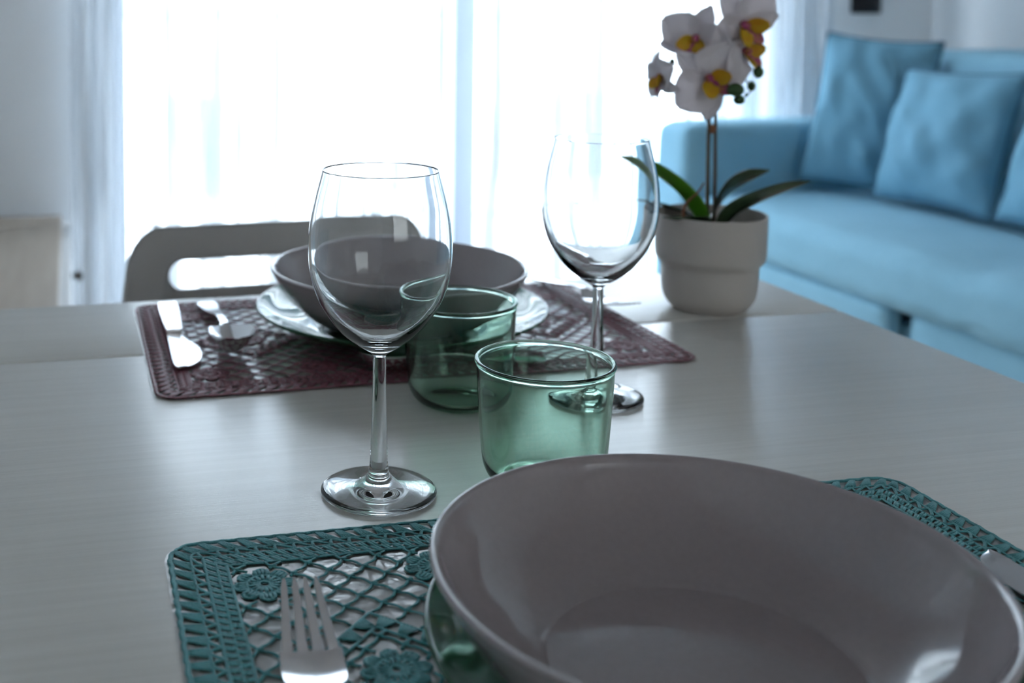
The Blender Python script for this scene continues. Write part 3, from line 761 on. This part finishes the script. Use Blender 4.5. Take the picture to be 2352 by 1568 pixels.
# ------------------------------------------------------------------ sofa
SX0, SX1, SY0_, SY1_ = 1.70, 2.70, .40, 3.04
so = thing('sofa', 'blue fabric sofa along the right wall', 'sofa', (2.2, 1.75, 0))
ox_, oy_ = 2.2, 1.75
def soft(bm, x0, y0, z0, x1, y1, z1, e=5.0, n=20, wob=.004, seed=0, crown=0.0):
    """rounded upholstery block: a superellipsoid with slight unevenness"""
    c = Vector(((x0 + x1) / 2, (y0 + y1) / 2, (z0 + z1) / 2)); h = Vector(((x1 - x0) / 2, (y1 - y0) / 2, (z1 - z0) / 2))
    r = bmesh.ops.create_cube(bm, size=2.0); vs = r['verts']
    es = list({ed for v in vs for ed in v.link_edges})
    bmesh.ops.subdivide_edges(bm, edges=es, cuts=n, use_grid_fill=True)
    allv = list(bm.verts)
    for v in allv:
        p = v.co.copy()
        rad = e * .01
        # world-size rounding
        w = Vector((p.x * h.x, p.y * h.y, p.z * h.z)); inner = Vector((max(h.x - rad, 0), max(h.y - rad, 0), max(h.z - rad, 0)))
        cl = Vector((max(-inner.x, min(inner.x, w.x)), max(-inner.y, min(inner.y, w.y)), max(-inner.z, min(inner.z, w.z))))
        d = w - cl
        if d.length > 1e-9:
            mx = max(abs(d.x), abs(d.y), abs(d.z)); d = d.normalized() * mx
        w = cl + d
        if crown: w.z += crown * (1 - p.x ** 2) * (1 - p.y ** 2) * (1 if p.z > 0 else 0)
        nn = noise.noise_vector(Vector((w.x * 4 + seed, w.y * 4, w.z * 4 + seed))) * wob
        v.co = c + w + nn
    return bm
def sofa_part(name, a, e=5, crown=0.0, seed=0, mat='sofa', n=20, wob=.004):
    return finish(name, soft(bmesh.new(), a[0] - ox_, a[1] - oy_, a[2], a[3] - ox_, a[4] - oy_, a[5], e, n, wob, seed, crown), M[mat], so)
sofa_part('base', (1.76, .45, .06, 2.66, 2.90, .33), 2, seed=1)
o = sofa_part('seat_cushion', (1.70, .62, .36, 2.32, 2.855, .500), 5, .010, 2, n=34)
for v in o.data.vertices:                      # a shallow tufted crease across the long cushion
    if v.co.z > .40: v.co.z -= .012 * math.exp(-((v.co.y + oy_ - 1.90) / .035) ** 2)
    elif v.co.x + ox_ < 1.75: v.co.x += .010 * math.exp(-((v.co.y + oy_ - 1.90) / .035) ** 2)
sofa_part('backrest', (2.285, .62, .34, 2.69, 2.855, .90), 6, seed=4)
sofa_part('armrest', (1.68, 2.86, .06, 2.69, 3.05, .69), 4, seed=5)
sofa_part('armrest', (1.68, .42, .06, 2.69, .615, .69), 4, seed=6)
sofa_part('skirt', (1.712, 2.085, .05, 1.755, 2.855, .365), 1.2, seed=7, wob=.003)
sofa_part('skirt', (1.735, .62, .05, 1.765, 2.045, .365), 1.0, seed=8, wob=.003)
for (xx, yy) in ((1.74, .5), (1.74, 2.95), (2.6, .5), (2.6, 2.95)):
    finish('foot', newbox(xx - ox_, yy - oy_, 0, xx - ox_ + .05, yy - oy_ + .05, .07), M['black'], so, smooth=False)
def pillow(label, loc, rz, tilt, w, h, t, seed, roll=0.0, ears=.06):
    """square scatter cushion standing on its edge; local x = width, z = height, faces -y"""
    T = thing('cushion', label, 'cushion', loc, rz, 'blue scatter cushions on the sofa')
    bm = bmesh.new(); N = 28
    Rm = Matrix.Rotation(roll, 4, 'Y'); Tm = Matrix.Rotation(-tilt, 4, 'X')
    def P(u, v, side):
        a, b = u * 2 - 1, v * 2 - 1
        puff = max(0, (1 - a * a)) ** .55 * max(0, (1 - b * b)) ** .55
        pin = 1 - ears * (1 - (a * a) * (b * b)) * 1.0
        x = a * w / 2 * (1 - ears * (1 - b * b) * abs(a) ** 3); z = b * h / 2 * (1 - ears * (1 - a * a) * abs(b) ** 3)
        wr = noise.noise(Vector((a * 2.2 + seed, b * 2.2, side * 3 + seed))) * .016 + noise.noise(Vector(((a + b) * 3 + seed, (a - b) * 1.2, side))) * .014
        y = side * (t / 2) * puff + (wr * puff ** .5)
        return Tm @ (Rm @ Vector((x, y, z)) + Vector((0, 0, h / 2)))
    ring = []
    for side in (-1, 1):
        vs = grid(bm, N, N, lambda u, v: P(u, v, side))
        if side < 0: ring = [vs[i][0].co.copy() for i in range(N)] + [vs[N][i].co.copy() for i in range(N)] + [vs[N - i][N].co.copy() for i in range(N)] + [vs[0][N - i].co.copy() for i in range(N)]
    bmesh.ops.remove_doubles(bm, verts=bm.verts, dist=1e-4)
    finish('cover', bm, M['cushion'], T)
    bm = bmesh.new(); tube(bm, ring, .004, 6, closed=True); finish('piping', bm, M['piping'], T)
    return T
# each cushion leans back against the backrest, facing the room
pillow('blue cushion in the far corner of the sofa by the curtain', (2.100, 2.672, .520), -.93, .25, .30, .43, .13, 1.0, .08)
pillow('blue square cushion in the middle of the sofa back', (2.065, 2.39, .524), -PI / 2 - .02, .28, .40, .35, .14, 4.0, -.02)
pillow('blue cushion farthest from the curtain, cut off by the right edge of the picture', (2.055, 1.958, .524), -PI / 2 - .02, .28, .42, .37, .14, 9.0, .04)
# ------------------------------------------------------------------ light: the sky through the sliding window and the added fill window
w = bpy.data.worlds.new('sky'); scene.world = w; w.use_nodes = True
bg = w.node_tree.nodes['Background']; bg.inputs['Color'].default_value = (.77, .885, 1.0, 1); bg.inputs['Strength'].default_value = 9.5
def portal(name, loc, rot, sx, sy):
    l = bpy.data.lights.new(name, 'AREA'); l.shape = 'RECTANGLE'; l.size = sx; l.size_y = sy; l.cycles.is_portal = True
    o = bpy.data.objects.new(name, l); COL.objects.link(o); o.location = loc; o.rotation_euler = rot
portal('window_portal', ((WX0 + WX1) / 2, Y1 + WT + .01, WZ / 2), (-PI / 2, 0, 0), WX1 - WX0, WZ)
portal('fill_window_portal', ((BX0 + BX1) / 2, Y0 - WT - .01, (BZ0 + BZ1) / 2), (PI / 2, 0, 0), BX1 - BX0, BZ1 - BZ0)  # guides sampling through the added fill window
# ------------------------------------------------------------------ camera
f_px, pcx, pcy, pitch, roll, camh = 2610.3, 753.78, 200.72, .068253, .0031, .266613
cd = bpy.data.cameras.new('camera'); cam = bpy.data.objects.new('camera', cd); COL.objects.link(cam)
cd.sensor_width = 36.0; cd.lens = f_px / 2352 * 36.0
cd.shift_x = (1176 - pcx) / 2352; cd.shift_y = (pcy - 784) / 2352
ca, sa = math.cos(TH), math.sin(TH)
Rt = Vector((ca, -sa, 0)); Fh = Vector((sa, ca, 0)); Up = Vector((0, 0, 1))
fwd = Fh * math.cos(pitch) - Up * math.sin(pitch)
dwn = -(Fh * math.sin(pitch) + Up * math.cos(pitch))
r_ = Rt * math.cos(roll) - dwn * math.sin(roll); d_ = Rt * math.sin(roll) + dwn * math.cos(roll)
m = Matrix((r_, -d_, -fwd)).transposed().to_4x4(); m.translation = Vector((0, 0, TZ + camh))
cam.matrix_world = m
cd.dof.use_dof = True; cd.dof.focus_distance = .615; cd.dof.aperture_fstop = 7.0
cd.clip_start = .01; cd.clip_end = 200
scene.camera = cam
# ------------------------------------------------------------------ picture settings
scene.view_settings.view_transform = 'Standard'; scene.view_settings.look = 'None'
scene.view_settings.gamma = 1.0; scene.view_settings.use_curve_mapping = False
scene.view_settings.exposure = 0.88
cy_ = scene.cycles
cy_.use_denoising = True
cy_.use_adaptive_sampling = True; cy_.adaptive_threshold = .05
cy_.max_bounces = 12; cy_.diffuse_bounces = 5; cy_.glossy_bounces = 6; cy_.transmission_bounces = 12; cy_.transparent_max_bounces = 12
cy_.sample_clamp_indirect = 12.0; cy_.caustics_refractive = True; cy_.caustics_reflective = True; cy_.blur_glossy = .3
